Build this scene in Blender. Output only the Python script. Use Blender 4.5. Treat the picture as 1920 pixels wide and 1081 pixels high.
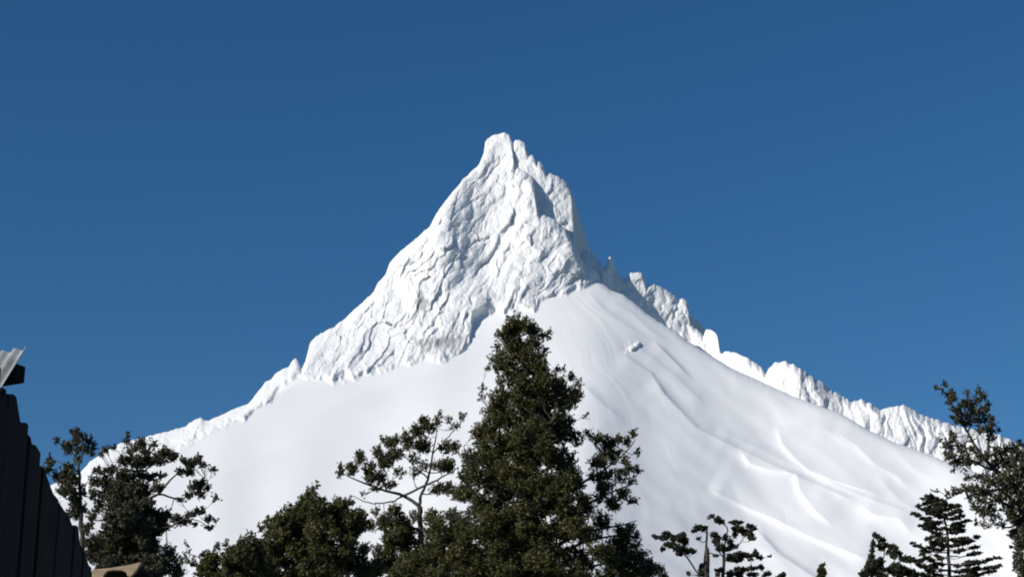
import bpy, math, random
import numpy as np

# ------------------------------------------------------------------ clear
for o in list(bpy.data.objects):
    bpy.data.objects.remove(o, do_unlink=True)
scene = bpy.context.scene
R = math.radians
random.seed(7)
rng = np.random.RandomState(7)

# ------------------------------------------------------------------ camera
HFOV = 30.0
PITCH = 18.0
CAM_Z = 1.6
F = 960.0 / math.tan(R(HFOV / 2))          # focal length in photo pixels
cam = bpy.data.cameras.new("camera")
cam_o = bpy.data.objects.new("camera", cam)
scene.collection.objects.link(cam_o)
cam_o.location = (0, 0, CAM_Z)
cam_o.rotation_euler = (R(90 + PITCH), 0, 0)
cam.sensor_width = 36
cam.lens = 18.0 / math.tan(R(HFOV / 2))
cam.clip_start = 0.1
cam.clip_end = 60000
scene.camera = cam_o

# ------------------------------------------------------------------ sky and sun
SUN_AZ = 120.0       # degrees left of the view direction (behind the left shoulder)
SUN_EL = 24.0
sx = -math.sin(R(SUN_AZ)) * math.cos(R(SUN_EL))
sy = math.cos(R(SUN_AZ)) * math.cos(R(SUN_EL))
sz = math.sin(R(SUN_EL))
world = bpy.data.worlds.new("World")
scene.world = world
world.use_nodes = True
wn = world.node_tree.nodes
wl = world.node_tree.links
bg = wn["Background"]
sky = wn.new("ShaderNodeTexSky")
sky.sky_type = 'NISHITA'
sky.sun_disc = False
sky.sun_elevation = R(SUN_EL)
sky.sun_rotation = math.atan2(sx, sy)
sky.altitude = 2500
sky.air_density = 1.2
sky.dust_density = 0.0
sky.ozone_density = 4.0
hsv = wn.new("ShaderNodeHueSaturation")
hsv.inputs["Hue"].default_value = 0.5
hsv.inputs["Saturation"].default_value = 1.22
hsv.inputs["Value"].default_value = 1.0
wl.new(sky.outputs[0], hsv.inputs["Color"])
wl.new(hsv.outputs[0], bg.inputs["Color"])
bg.inputs["Strength"].default_value = 0.081

sun = bpy.data.lights.new("sun", 'SUN')
sun.energy = 4.5
sun.angle = R(0.5)
sun.color = (1.0, 0.95, 0.87)
sun_o = bpy.data.objects.new("sun", sun)
scene.collection.objects.link(sun_o)
sun_o.location = (-30, -30, 60)
from mathutils import Vector
sun_o.rotation_euler = Vector((-sx, -sy, -sz)).to_track_quat('-Z', 'Y').to_euler()

scene.render.engine = 'CYCLES'
scene.cycles.filter_width = 2.0
scene.view_settings.view_transform = 'Standard'
scene.view_settings.look = 'None'
scene.view_settings.exposure = 0.0
scene.view_settings.gamma = 1.0
scene.view_settings.use_curve_mapping = False

# ------------------------------------------------------------------ helpers
SP, CP = math.sin(R(PITCH)), math.cos(R(PITCH))

def ray(px, py):
    """direction ratios X/Y and Z/Y of a photo pixel"""
    cx = (np.asarray(px, float) - 960.0) / F
    cy = (540.5 - np.asarray(py, float)) / F
    Y = CP - cy * SP
    return cx / Y, (SP + cy * CP) / Y

def at(px, py, depth):
    a, b = ray(px, py)
    return np.stack(np.broadcast_arrays(a * depth, np.asarray(depth, float), CAM_Z + b * depth), -1)

def nrm(v):
    return v / np.maximum(np.linalg.norm(v, axis=-1, keepdims=True), 1e-9)

def sstep(a, b, x):
    t = np.clip((x - a) / (b - a), 0, 1)
    return t * t * (3 - 2 * t)

def _tab(seed):
    r = np.random.RandomState(seed)
    p = r.permutation(512)
    ang = r.rand(512) * 2 * np.pi
    return p, np.cos(ang), np.sin(ang)

def perlin(x, y, seed=0):
    p, ga, gb = _tab(seed)
    xi = np.floor(x).astype(int); yi = np.floor(y).astype(int)
    xf = x - xi; yf = y - yi
    u = xf ** 3 * (xf * (xf * 6 - 15) + 10); v = yf ** 3 * (yf * (yf * 6 - 15) + 10)
    def g(dx, dy):
        h = p[(p[(xi + dx) & 511] + yi + dy) & 511]
        return ga[h] * (xf - dx) + gb[h] * (yf - dy)
    a = g(0, 0); b = g(1, 0); c = g(0, 1); d = g(1, 1)
    return ((a + (b - a) * u) + ((c + (d - c) * u) - (a + (b - a) * u)) * v) * 1.5

def fbm(x, y, seed=0, oct=4, gain=0.5):
    s = 0; a = 1.0; f = 1.0
    for i in range(oct):
        s = s + a * perlin(x * f, y * f, seed + i); a *= gain; f *= 2.03
    return s

def worley(x, y, seed=0):
    """rounded bumps with sharp creases between them, about 0..1"""
    r = np.random.RandomState(seed)
    p = r.permutation(512); jx = r.rand(512); jy = r.rand(512); hh = 0.75 + 0.5 * r.rand(512)
    xi = np.floor(x).astype(int); yi = np.floor(y).astype(int)
    best = np.full(x.shape, 0.0)
    for dx in (-1, 0, 1):
        for dy in (-1, 0, 1):
            h = p[(p[(xi + dx) & 511] + yi + dy) & 511]
            d2 = (xi + dx + jx[h] - x) ** 2 + (yi + dy + jy[h] - y) ** 2
            best = np.maximum(best, hh[h] * np.sqrt(np.maximum(0, 1 - d2 / 1.15)))
    return best

def facets(x, y, seed, tilt=0.35):
    """broken plates: every cell a tilted plate of its own height, with sharp steps at its borders"""
    r = np.random.RandomState(seed)
    p = r.permutation(512); jx = r.rand(512); jy = r.rand(512); hh = r.rand(512); tx = tilt + 0.35 * r.normal(size=512); ty = 0.3 * r.normal(size=512)
    xi = np.floor(x).astype(int); yi = np.floor(y).astype(int)
    bd = np.full(x.shape, 9.0); out = np.zeros(x.shape)
    for dx in (-1, 0, 1):
        for dy in (-1, 0, 1):
            h = p[(p[(xi + dx) & 511] + yi + dy) & 511]
            ex = x - (xi + dx + jx[h]); ey = y - (yi + dy + jy[h])
            d2 = ex ** 2 + ey ** 2; m = d2 < bd
            bd = np.where(m, d2, bd); out = np.where(m, hh[h] + tx[h] * ex + ty[h] * ey, out)
    return out

def interp(pts, x):
    a = np.array(pts, float)
    return np.interp(x, a[:, 0], a[:, 1])

def blur1(a, sigma):
    n = int(sigma * 3)
    k = np.exp(-0.5 * (np.arange(-n, n + 1) / sigma) ** 2); k /= k.sum()
    return np.convolve(np.pad(a, n, mode='edge'), k, mode='valid')

def mesh_arrays(name, verts, faces_flat, nper, mat, parent=None, smooth=True, attrs=None):
    """quick mesh from arrays, every face with nper corners"""
    me = bpy.data.meshes.new(name)
    nv = len(verts); nf = len(faces_flat) // nper
    me.vertices.add(nv); me.loops.add(nf * nper); me.polygons.add(nf)
    me.vertices.foreach_set("co", np.ascontiguousarray(verts, dtype=np.float32).ravel())
    me.loops.foreach_set("vertex_index", np.ascontiguousarray(faces_flat, dtype=np.int32))
    me.polygons.foreach_set("loop_start", np.arange(0, nf * nper, nper, dtype=np.int32))
    me.polygons.foreach_set("loop_total", np.full(nf, nper, dtype=np.int32))
    me.polygons.foreach_set("use_smooth", np.full(nf, smooth, dtype=bool))
    for k, (dom, val) in (attrs or {}).items():
        at_ = me.attributes.new(k, 'FLOAT', dom)
        at_.data.foreach_set("value", np.ascontiguousarray(val, dtype=np.float32))
    me.update(calc_edges=True)
    me.validate()
    me.materials.append(mat)
    o = bpy.data.objects.new(name, me)
    scene.collection.objects.link(o)
    if parent is not None:
        o.parent = parent
        o.matrix_parent_inverse = parent.matrix_world.inverted() if False else o.matrix_parent_inverse
    return o

def empty(name, loc, label=None, cat=None, group=None):
    o = bpy.data.objects.new(name, None)
    scene.collection.objects.link(o)
    o.location = loc
    o.empty_display_size = 0.2
    if label: o["label"] = label
    if cat: o["category"] = cat
    if group: o["group"] = group
    return o

class Tubes:
    """collects tapered tubes; builds one mesh, coordinates relative to an origin"""
    def __init__(s):
        s.v = []; s.f = []; s.n = 0
    def add(s, pts, rad, sides=6, cap=True):
        pts = np.asarray(pts, float); rad = np.asarray(rad, float)
        k = len(pts)
        tan = np.gradient(pts, axis=0); tan = nrm(tan)
        ref = np.array([0.0, 1.0, 0.15]) if abs(tan[0][1]) < 0.8 else np.array([1.0, 0.0, 0.1])
        e1 = nrm(np.cross(tan, ref)); e2 = np.cross(tan, e1)
        a = np.arange(sides) * 2 * np.pi / sides
        ring = (pts[:, None, :] + rad[:, None, None] * (np.cos(a)[None, :, None] * e1[:, None, :] + np.sin(a)[None, :, None] * e2[:, None, :]))
        s.v.append(ring.reshape(-1, 3))
        i = np.arange(k - 1)[:, None] * sides; j = np.arange(sides)[None, :]; j2 = (j + 1) % sides
        q = np.stack([i + j, i + j2, i + sides + j2, i + sides + j], -1).reshape(-1, 4) + s.n
        s.f.append(q); s.n += k * sides
    def build(s, name, mat, parent, origin):
        if not s.v: return None
        v = np.concatenate(s.v) - np.asarray(origin)
        return mesh_arrays(name, v, np.concatenate(s.f).ravel(), 4, mat, parent)

# ------------------------------------------------------------------ materials
def new_mat(name):
    m = bpy.data.materials.new(name); m.use_nodes = True
    nt = m.node_tree; b = nt.nodes["Principled BSDF"]
    return m, nt, b

def noise_node(nt, scale, detail=4, rough=0.55, coord='Object', mapping=None):
    tc = nt.nodes.new("ShaderNodeTexCoord")
    n = nt.nodes.new("ShaderNodeTexNoise")
    n.inputs["Scale"].default_value = scale; n.inputs["Detail"].default_value = detail; n.inputs["Roughness"].default_value = rough
    if mapping:
        mp = nt.nodes.new("ShaderNodeMapping"); mp.inputs["Scale"].default_value = mapping
        nt.links.new(tc.outputs[coord], mp.inputs[0]); nt.links.new(mp.outputs[0], n.inputs["Vector"])
    else:
        nt.links.new(tc.outputs[coord], n.inputs["Vector"])
    return n

def ramp(nt, src, stops):
    r = nt.nodes.new("ShaderNodeValToRGB")
    el = r.color_ramp.elements
    while len(el) < len(stops): el.new(0.5)
    for e, (p, c) in zip(el, stops):
        e.position = p; e.color = (*c, 1)
    nt.links.new(src, r.inputs[0])
    return r

def bump(nt, b, src, strength, dist):
    bp = nt.nodes.new("ShaderNodeBump"); bp.inputs["Strength"].default_value = strength; bp.inputs["Distance"].default_value = dist
    nt.links.new(src, bp.inputs["Height"]); nt.links.new(bp.outputs[0], b.inputs["Normal"])
    return bp

def snow_material():
    m, nt, b = new_mat("snow")
    at_ = nt.nodes.new("ShaderNodeAttribute"); at_.attribute_name = "rock"
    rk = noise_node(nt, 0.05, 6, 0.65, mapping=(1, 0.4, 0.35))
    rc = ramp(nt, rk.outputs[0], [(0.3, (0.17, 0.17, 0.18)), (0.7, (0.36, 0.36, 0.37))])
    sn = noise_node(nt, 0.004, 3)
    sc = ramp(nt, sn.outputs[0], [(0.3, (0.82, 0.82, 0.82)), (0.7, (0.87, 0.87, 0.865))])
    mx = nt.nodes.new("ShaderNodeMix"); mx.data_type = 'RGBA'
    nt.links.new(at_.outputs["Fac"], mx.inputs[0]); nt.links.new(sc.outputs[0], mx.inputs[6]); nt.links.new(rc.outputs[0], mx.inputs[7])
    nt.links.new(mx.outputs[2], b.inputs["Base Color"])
    b.inputs["Roughness"].default_value = 0.75
    b.inputs["Specular IOR Level"].default_value = 0.15
    a2 = nt.nodes.new("ShaderNodeAttribute"); a2.attribute_name = "rough"
    fn = noise_node(nt, 0.12, 5, 0.6)
    mu = nt.nodes.new("ShaderNodeMath"); mu.operation = 'MULTIPLY'
    nt.links.new(fn.outputs[0], mu.inputs[0]); nt.links.new(a2.outputs["Fac"], mu.inputs[1])
    bump(nt, b, mu.outputs[0], 0.7, 6.0)
    return m

def leaf_material(name, dark, light, yellow):
    m, nt, b = new_mat(name)
    at_ = nt.nodes.new("ShaderNodeAttribute"); at_.attribute_name = "tint"
    r = ramp(nt, at_.outputs["Fac"], [(0.0, dark), (0.55, light), (0.93, yellow), (1.0, yellow)])
    nt.links.new(r.outputs[0], b.inputs["Base Color"])
    b.inputs["Roughness"].default_value = 0.5
    b.inputs["Specular IOR Level"].default_value = 0.35
    tr = nt.nodes.new("ShaderNodeBsdfTranslucent")
    nt.links.new(r.outputs[0], tr.inputs["Color"])
    mix = nt.nodes.new("ShaderNodeMixShader"); mix.inputs[0].default_value = 0.22
    out = nt.nodes["Material Output"]
    nt.links.new(b.outputs[0], mix.inputs[1]); nt.links.new(tr.outputs[0], mix.inputs[2]); nt.links.new(mix.outputs[0], out.inputs[0])
    return m

def bark_material(name, c0, c1):
    m, nt, b = new_mat(name)
    n = noise_node(nt, 9, 6, 0.65, mapping=(1, 1, 0.25))
    r = ramp(nt, n.outputs[0], [(0.3, c0), (0.7, c1)])
    nt.links.new(r.outputs[0], b.inputs["Base Color"])
    b.inputs["Roughness"].default_value = 0.85
    bump(nt, b, n.outputs[0], 0.6, 0.03)
    return m

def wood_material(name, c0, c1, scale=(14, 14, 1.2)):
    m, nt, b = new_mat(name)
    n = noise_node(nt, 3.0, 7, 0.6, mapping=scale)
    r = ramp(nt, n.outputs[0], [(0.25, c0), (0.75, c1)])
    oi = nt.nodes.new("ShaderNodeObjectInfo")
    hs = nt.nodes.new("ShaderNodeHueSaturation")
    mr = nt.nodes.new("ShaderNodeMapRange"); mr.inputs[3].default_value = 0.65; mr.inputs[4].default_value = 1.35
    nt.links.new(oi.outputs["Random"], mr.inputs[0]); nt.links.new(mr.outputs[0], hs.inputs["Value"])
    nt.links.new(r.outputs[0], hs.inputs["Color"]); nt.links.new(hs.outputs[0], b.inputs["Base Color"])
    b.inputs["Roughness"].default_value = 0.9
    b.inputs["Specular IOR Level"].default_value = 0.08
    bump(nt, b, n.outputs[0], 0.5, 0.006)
    return m

M_snow = snow_material()
M_bark = bark_material("bark_grey_brown", (0.02, 0.017, 0.013), (0.075, 0.065, 0.052))
M_bark_pale = bark_material("bark_pale", (0.09, 0.08, 0.07), (0.26, 0.24, 0.21))
M_leaf = leaf_material("leaf_olive", (0.034, 0.036, 0.010), (0.085, 0.084, 0.024), (0.20, 0.18, 0.075))
M_leaf_grey = leaf_material("leaf_grey_green", (0.034, 0.036, 0.018), (0.088, 0.086, 0.046), (0.22, 0.20, 0.125))
M_leaf_dark = leaf_material("leaf_dark", (0.018, 0.024, 0.012), (0.050, 0.056, 0.028), (0.12, 0.115, 0.07))
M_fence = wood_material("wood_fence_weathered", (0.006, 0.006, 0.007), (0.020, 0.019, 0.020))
M_wood_dark = wood_material("wood_dark", (0.012, 0.010, 0.009), (0.035, 0.03, 0.026))
M_wood_tan = wood_material("wood_tan", (0.36, 0.25, 0.15), (0.62, 0.48, 0.33), (2, 14, 14))

def metal_material():
    m, nt, b = new_mat("galvanised_sheet")
    n = noise_node(nt, 6.0, 6, 0.65)
    r = ramp(nt, n.outputs[0], [(0.3, (0.20, 0.19, 0.17)), (0.55, (0.42, 0.43, 0.43)), (0.8, (0.50, 0.52, 0.53))])
    nt.links.new(r.outputs[0], b.inputs["Base Color"])
    b.inputs["Metallic"].default_value = 0.35
    b.inputs["Roughness"].default_value = 0.5
    bump(nt, b, n.outputs[0], 0.2, 0.004)
    return m
M_metal = metal_material()

def ground_material():
    m, nt, b = new_mat("dry_grass_ground")
    n = noise_node(nt, 0.6, 8, 0.65)
    r = ramp(nt, n.outputs[0], [(0.3, (0.045, 0.04, 0.02)), (0.55, (0.09, 0.085, 0.04)), (0.75, (0.14, 0.12, 0.07))])
    nt.links.new(r.outputs[0], b.inputs["Base Color"]); b.inputs["Roughness"].default_value = 0.9
    bump(nt, b, n.outputs[0], 0.6, 0.1)
    return m

# ------------------------------------------------------------------ ground
gx = np.array([-20000, -6000, -400, -60, 0, 60, 400, 6000, 20000.0]); gy = np.array([-20000, -4000, -200, 0, 40, 120, 600, 4000, 9000, 24000.0])
GX, GY = np.meshgrid(gx, gy)
gv = np.stack([GX.ravel(), GY.ravel(), np.zeros(GX.size)], -1)
nc = len(gx); q = []
for j in range(len(gy) - 1):
    for i in range(nc - 1):
        q += [j * nc + i, j * nc + i + 1, (j + 1) * nc + i + 1, (j + 1) * nc + i]
ground = mesh_arrays("ground", gv, q, 4, ground_material())
ground["kind"] = "structure"; ground["label"] = "grassy ground below the trees, fence and snowy peak"

# ------------------------------------------------------------------ mountain
SKY_A = [(-200, 1010), (-60, 965), (60, 925), (152, 885), (172, 862), (200, 845), (225, 832), (250, 824), (280, 817), (320, 807), (347, 800), (360, 790), (377, 782), (382, 787),
 (392, 788), (440, 767), (467, 756), (482, 737), (497, 717), (510, 710), (515, 701), (532, 690), (542, 689), (547, 677), (555, 671), (560, 680), (565, 694),
 (572, 680), (581, 644), (592, 631), (623, 616), (651, 594), (679, 569), (701, 547), (706, 535), (723, 516), (731, 494), (742, 480), (780, 448), (806, 426),
 (817, 404), (835, 378), (869, 337), (898, 310), (907, 289), (910, 267), (914, 261), (922, 256), (946, 249), (955, 253), (959, 261), (962, 275), (964, 300), (976, 316), (990, 326),
 (1000, 335), (1004, 360), (1007, 385), (1012, 402), (1039, 411), (1060, 430), (1072, 449), (1079, 469), (1092, 491), (1118, 508), (1127, 527), (1144, 543),
 (1170, 553), (1195, 572), (1215, 589), (1234, 602), (1267, 621), (1286, 637), (1318, 657), (1344, 673), (1373, 691), (1406, 705), (1445, 723), (1477, 738),
 (1526, 757), (1575, 774), (1631, 807), (1680, 830), (1725, 845), (1762, 860), (1900, 915), (2120, 1000)]
SKY_B1 = [(950, 285), (961, 277), (965, 262), (975, 263), (985, 269), (987, 282), (994, 292), (999, 291), (1004, 296), (1007, 306), (1011, 303), (1018, 308), (1021, 318), (1026, 325), (1039, 327), (1055, 337), (1065, 345),
 (1071, 357), (1073, 372), (1074, 400), (1076, 440)]
SKY_C = [(1036, 345), (1060, 347), (1073, 365), (1080, 385), (1087, 408), (1098, 445), (1106, 467), (1130, 500), (1150, 507), (1170, 530), (1210, 560), (1250, 580), (1292, 590), (1312, 604), (1330, 632), (1352, 668), (1380, 690)]
SKY_B2 = [(1086, 488), (1090, 470), (1101, 470), (1112, 478), (1127, 492), (1130, 502), (1136, 500), (1139, 486), (1145, 479), (1150, 487), (1153, 507), (1163, 516), (1172, 523), (1182, 513), (1202, 510),
 (1208, 519), (1212, 536), (1225, 533), (1250, 543), (1262, 552), (1270, 560), (1282, 560), (1289, 564), (1292, 582), (1293, 600), (1300, 612), (1314, 624), (1318, 633), (1323, 618), (1336, 619), (1346, 630), (1349, 648), (1352, 663), (1358, 659),
 (1380, 661), (1406, 673), (1428, 689), (1437, 703), (1441, 690), (1454, 679), (1474, 678), (1493, 686), (1519, 702), (1528, 711), (1536, 712), (1558, 731), (1575, 740),
 (1597, 753), (1616, 749), (1635, 758), (1650, 768), (1672, 763), (1695, 759), (1712, 768), (1732, 779), (1785, 796), (1875, 815), (1916, 834), (2000, 880), (2120, 940)]
ROUGH_LINE = [(-200, 1060), (60, 965), (150, 925), (250, 880), (320, 852), (345, 842), (370, 818), (440, 790), (500, 755), (535, 722), (556, 703), (575, 706), (600, 714), (690, 703), (740, 685), (800, 676), (860, 668),
 (880, 645), (886, 604), (900, 585), (1000, 580), (1020, 560), (1060, 548), (1090, 538), (1120, 525), (1135, 520), (1160, 520), (2120, 520)]

RECEDE_L, RECEDE_R = -1.3, -1.6
# coarse depth field: a smooth snow apron integrated down every column, and the steep crown standing on it
cpx = np.arange(-200, 2121, 8.0); cpy = np.arange(180, 1121, 4.0)
apron = blur1(interp([(-200, 1010), (0, 930), (300, 800), (560, 690), (800, 600), (1060, 505), (1234, 600), (1373, 690), (1526, 757), (1762, 860), (2120, 1000)], np.arange(-200, 2121)), 60.0)[(cpx + 200).astype(int)]
PXX, PYY = np.meshgrid(cpx, cpy)
tt = ray(960.0, cpy)[1]
rl = blur1(interp(ROUGH_LINE, np.arange(-200, 2121)), 38.0)[(cpx + 200).astype(int)]
def bil(Fld, px, py):
    u = np.clip((px + 200) / 8.0, 0, len(cpx) - 1.001); v = np.clip((py - 180) / 4.0, 0, len(cpy) - 1.001)
    i = u.astype(int); j = v.astype(int); fu = u - i; fv = v - j
    return (Fld[j, i] * (1 - fu) + Fld[j, i + 1] * fu) * (1 - fv) + (Fld[j + 1, i] * (1 - fu) + Fld[j + 1, i + 1] * fu) * fv
def integ(g):
    dt = np.diff(tt); gm = 0.5 * (g[1:] + g[:-1]); tm = 0.5 * (tt[1:] + tt[:-1])
    return np.vstack([np.zeros((1, len(cpx))), np.cumsum(dt[:, None] / (gm - tm[:, None]), axis=0)])
dxs = cpx - 1040.0
ridge = 5600 + np.where(dxs > 0, RECEDE_R, RECEDE_L) * (np.sqrt(dxs ** 2 + 70 ** 2) - 70)
Cg = integ(0.70 + 0.03 * fbm(PXX / 260, PYY / 160, 3, 2))
APR = np.log(ridge)[None, :] + Cg - bil(Cg, cpx, apron)[None, :]
steep = 1 - sstep(-30, 4, PYY - rl[None, :])
Ck = integ(0.70 + 0.85 * steep)
UP = Ck - bil(Ck, cpx, rl + 4)[None, :] + bil(APR, cpx, rl + 4)[None, :]
UP = UP + 1.75e-4 * np.clip(1030 - PXX, -80, 600) * np.clip((rl[None, :] - PYY) / 110, 0, 1)
LNY = np.where(PYY < rl[None, :] + 4, UP, APR)
def depthA(px, py): return np.exp(bil(LNY, px, py))

def crest(px, py, poly, w_lo, w_hi, amp, fade=30):
    """relief of a drifted lip along a polyline: w_lo on the lower left side, w_hi on the upper right side"""
    P = np.array(poly, float)
    L = np.concatenate([[0], np.cumsum(np.hypot(*np.diff(P, axis=0).T))])
    box = (px > P[:, 0].min() - 140) & (px < P[:, 0].max() + 140) & (py > P[:, 1].min() - 140) & (py < P[:, 1].max() + 140)
    out = np.zeros(px.shape); x = px[box]; y = py[box]
    bd = np.full(x.shape, 1e9); bs = np.zeros(x.shape); bl = np.zeros(x.shape)
    for k in range(len(P) - 1):
        d = P[k + 1] - P[k]; n = np.hypot(*d)
        t = np.clip(((x - P[k, 0]) * d[0] + (y - P[k, 1]) * d[1]) / n ** 2, 0, 1)
        ex = x - P[k, 0] - t * d[0]; ey = y - P[k, 1] - t * d[1]
        dd = np.hypot(ex, ey); better = dd < bd
        bd = np.where(better, dd, bd); bs = np.where(better, np.sign(d[0] * ey - d[1] * ex), bs); bl = np.where(better, L[k] + t * n, bl)
    w = np.where(bs > 0, w_lo, w_hi)
    env = sstep(0, fade, bl) * sstep(0, fade * 1.5, L[-1] - bl)
    out[box] = amp * np.exp(-(bd / w) ** 1.3) * env
    return out

def z4(*p): return [(1200 + a / 2.667, 680 + b / 2.667) for a, b in p]
def z7(*p): return [(1040 + a / 3.0885, 430 + b / 3.0885) for a, b in p]
LIPS = [  # polyline, lower-left width, upper-right width, height
 (z4((680, 300), (695, 350), (710, 400), (770, 470), (850, 540), (1000, 595), (1150, 640), (1230, 680)), 7, 42, 9),
 (z4((490, 420), (550, 500), (620, 525), (780, 548), (800, 640), (880, 740), (990, 830)), 8, 36, 9),
 (z4((330, 620), (520, 715), (700, 790), (880, 880), (1100, 965), (1200, 1000)), 9, 48, 9),
 (z4((960, 330), (1080, 410), (1180, 510), (1280, 560), (1370, 650)), 9, 45, 7),
 (z4((1090, 700), (1160, 755), (1290, 775), (1380, 870)), 8, 30, 7),
 (z4((60, 70), (120, 150), (230, 270), (290, 330), (430, 400), (640, 500), (840, 590), (1100, 700)), 34, 6, 8),
 (z4((370, 330), (560, 410), (720, 490), (860, 555)), 40, 9, 7),
 (z4((860, 300), (940, 340), (1020, 400), (1080, 440)), 40, 9, 4),
 (z4((570, 820), (690, 950), (870, 1070), (980, 1140)), 40, 6, 10),
 (z4((1180, 560), (1300, 690), (1450, 780)), 40, 10, 6),
 (z4((880, 560), (1000, 620), (1180, 690), (1400, 770)), 40, 8, 7),
 (z7((560, 640), (630, 700), (700, 770), (760, 830), (810, 885)), 30, 3, 9),
 (z7((370, 700), (460, 770), (560, 835), (640, 960), (750, 1075)), 30, 4, 6),
 (z7((180, 350), (300, 480), (480, 600), (570, 650)), 26, 5, 5),
 (z7((300, 400), (450, 490), (560, 590), (700, 680)), 22, 5, 4),
 (z7((140, 880), (300, 1030), (430, 1130)), 40, 7, 6),
 (z7((440, 650), (700, 850), (900, 1050)), 36, 6, 4),
 (z7((300, 660), (360, 680), (370, 720)), 5, 12, 5),
 ([(560, 790), (640, 752), (740, 718), (840, 690), (905, 655)], 22, 90, 8),
 ([(400, 875), (600, 810), (760, 760), (880, 735)], 60, 70, 2),
]

def finish_sheet(name, PX, PY, DEP, rock, rough, parent=None, back=((25, -10), (90, -90), (260, -330), (700, -1000)), foot=None):
    """columns x rows of pixel positions with depth -> a closed mountainside with a back slope"""
    V = at(PX, PY, DEP)                                  # rows, cols, 3
    rows = [V]; rk = [rock]; rg = [rough]
    for dy, dz in back:
        b_ = V[0] + np.array([0, dy, dz], float)
        rows.insert(0, b_[None]); rk.insert(0, rock[:1]); rg.insert(0, rough[:1])
    if foot:
        last = V[-1]
        for k in range(1, foot + 1):
            f_ = k / foot
            z = last[:, 2] * (1 - f_) - 4 * f_
            Y = last[:, 1] - (last[:, 2] - z) / 0.55
            row = np.stack([last[:, 0] / last[:, 1] * Y, Y, z], -1)
            rows.append(row[None]); rk.append(rock[-1:] * 0); rg.append(rough[-1:] * 0)
    V = np.concatenate(rows); rk = np.concatenate(rk); rg = np.concatenate(rg)
    nr, ncol = V.shape[:2]
    i = np.arange(nr - 1)[:, None] * ncol; j = np.arange(ncol - 1)[None, :]
    q = np.stack([i + j, i + ncol + j, i + ncol + j + 1, i + j + 1], -1).reshape(-1)
    return mesh_arrays(name, V.reshape(-1, 3), q, 4, M_snow, parent, attrs={"rock": ('POINT', rk.ravel()), "rough": ('POINT', rg.ravel())})

def rime(px, py, seed, lean=0.55, stretch=1.9):
    """lumpy wind-packed ice: rounded bulges with creases, drawn out downhill"""
    wx = 9 * fbm(px / 60, py / 60, seed + 50, 3); wy = 9 * fbm(px / 70, py / 70, seed + 60, 3)
    u = px + wx + lean * (py + wy); v = (py + wy) - 0.25 * lean * px
    h = 20 * worley(u / 50, v / (50 * stretch), seed)
    h += 20 * worley(u / 25, v / (25 * stretch * 0.9), seed + 1)
    h += 11 * worley(u / 12, v / (12 * stretch * 0.8), seed + 2)
    h += 4.5 * worley(u / 6, v / (6 * 1.3), seed + 3)
    pm = np.clip(0.72 + 0.55 * fbm(px / 70, py / 70, seed + 30, 2), 0.35, 1.1)
    h = 0.80 * h + pm * (8 * facets((u + 0.25 * wy) / 42, (v + 0.6 * wx) / 74, seed + 21) + 8 * facets((u + 0.5 * wy) / 20, (v + wx) / 36, seed + 22))
    h += 5 * fbm(u / 90, v / 120, seed + 7, 3)
    return h

# --- main face
cols = np.concatenate([np.arange(-190, 560, 2.6), np.arange(560, 1130, 1.25), np.arange(1130, 1480, 1.9), np.arange(1480, 2110, 2.6)])
NR = 430
sA = np.interp(cols, *np.array(SKY_A, float).T)
sA = sA + np.where(cols < 1100, 1.6, 0.5) * fbm(cols / 8.0, cols * 0 + 0.3, 77, 3)
vv = np.linspace(0, 1, NR) ** 1.12
PX = np.broadcast_to(cols, (NR, len(cols))).copy()
s12 = np.interp(cols, np.arange(-200, 2121), blur1(np.interp(np.arange(-200, 2121), *np.array(SKY_A, float).T), 14.0))
PY = s12[None, :] + (1118 - s12)[None, :] * vv[:, None]
PY = PY + (sA - s12)[None, :] * np.exp(-(PY - s12[None, :]) / 70.0)
DEP = depthA(PX, PY)
wob = 9 * fbm(PX / 34, PY / 34, 21, 3)
rough = 1 - sstep(-7, 6, PY - interp(ROUGH_LINE, PX) + wob)
rough *= 1 - sstep(1105, 1150, PX + 0.4 * (PY - 500))
amp = np.interp(PX, [0, 300, 520, 600, 680, 2000], [0.35, 0.4, 0.55, 0.8, 1.0, 1.0])
edge = 0.35 + 0.65 * sstep(0, 26, PY - sA[None, :])
disp = 1.1 * (rime(PX, PY, 11) - 30) * amp * rough * edge
# lower cliff band: vertical ribs with bare rock
cliff = np.exp(-((PX - 800) / 85) ** 2 - ((PY - 625) / 60) ** 2)
disp += rough * cliff * 9 * (worley((PX + 6 * fbm(PX / 20, PY / 40, 33, 2)) / 12, PY / 55, 31) - 0.5)
# smooth snow: drifted lips, wind streaks and broad swells
lips = np.zeros(PX.shape)
for poly, a_, b_, h_ in LIPS: lips += crest(PX, PY, poly, a_, b_, 1.5 * h_, 30 if poly[0][0] > 1000 else 120)
ang = np.arctan2(PY - 440, PX - 985); rad = np.hypot(PY - 440, PX - 985)
streak = fbm(ang * 15 + 0.7 * fbm(PX / 90, PY / 90, 41, 2), rad / 400, 42, 2)
sm = (1 - rough)
right = sstep(960, 1120, PX + 0.15 * (PY - 600))
swell = 15 * fbm((PX * 0.8 + PY * 0.6) / 330, (PY * 0.8 - PX * 0.6) / 120, 44, 3) * sstep(1050, 1350, PX)
disp += sm * (lips + right * 1.6 * streak * sstep(60, 180, rad) + swell + 3 * fbm(PX / 180, PY / 90, 45, 2))
# small broken block below the ridge
bn = 7 * fbm(PX / 11, PY / 9, 63, 3)
blk = sstep(0, 4, 13 + bn - np.abs(PX - 1188 - 0.2 * (PY - 650))) * sstep(0, 4, 6 + bn - np.abs(PY - 650 + 0.30 * (PX - 1190)))
disp += sm * blk * 13 * (0.2 + 1.1 * worley(PX / 9, PY / 7, 61))
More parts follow.
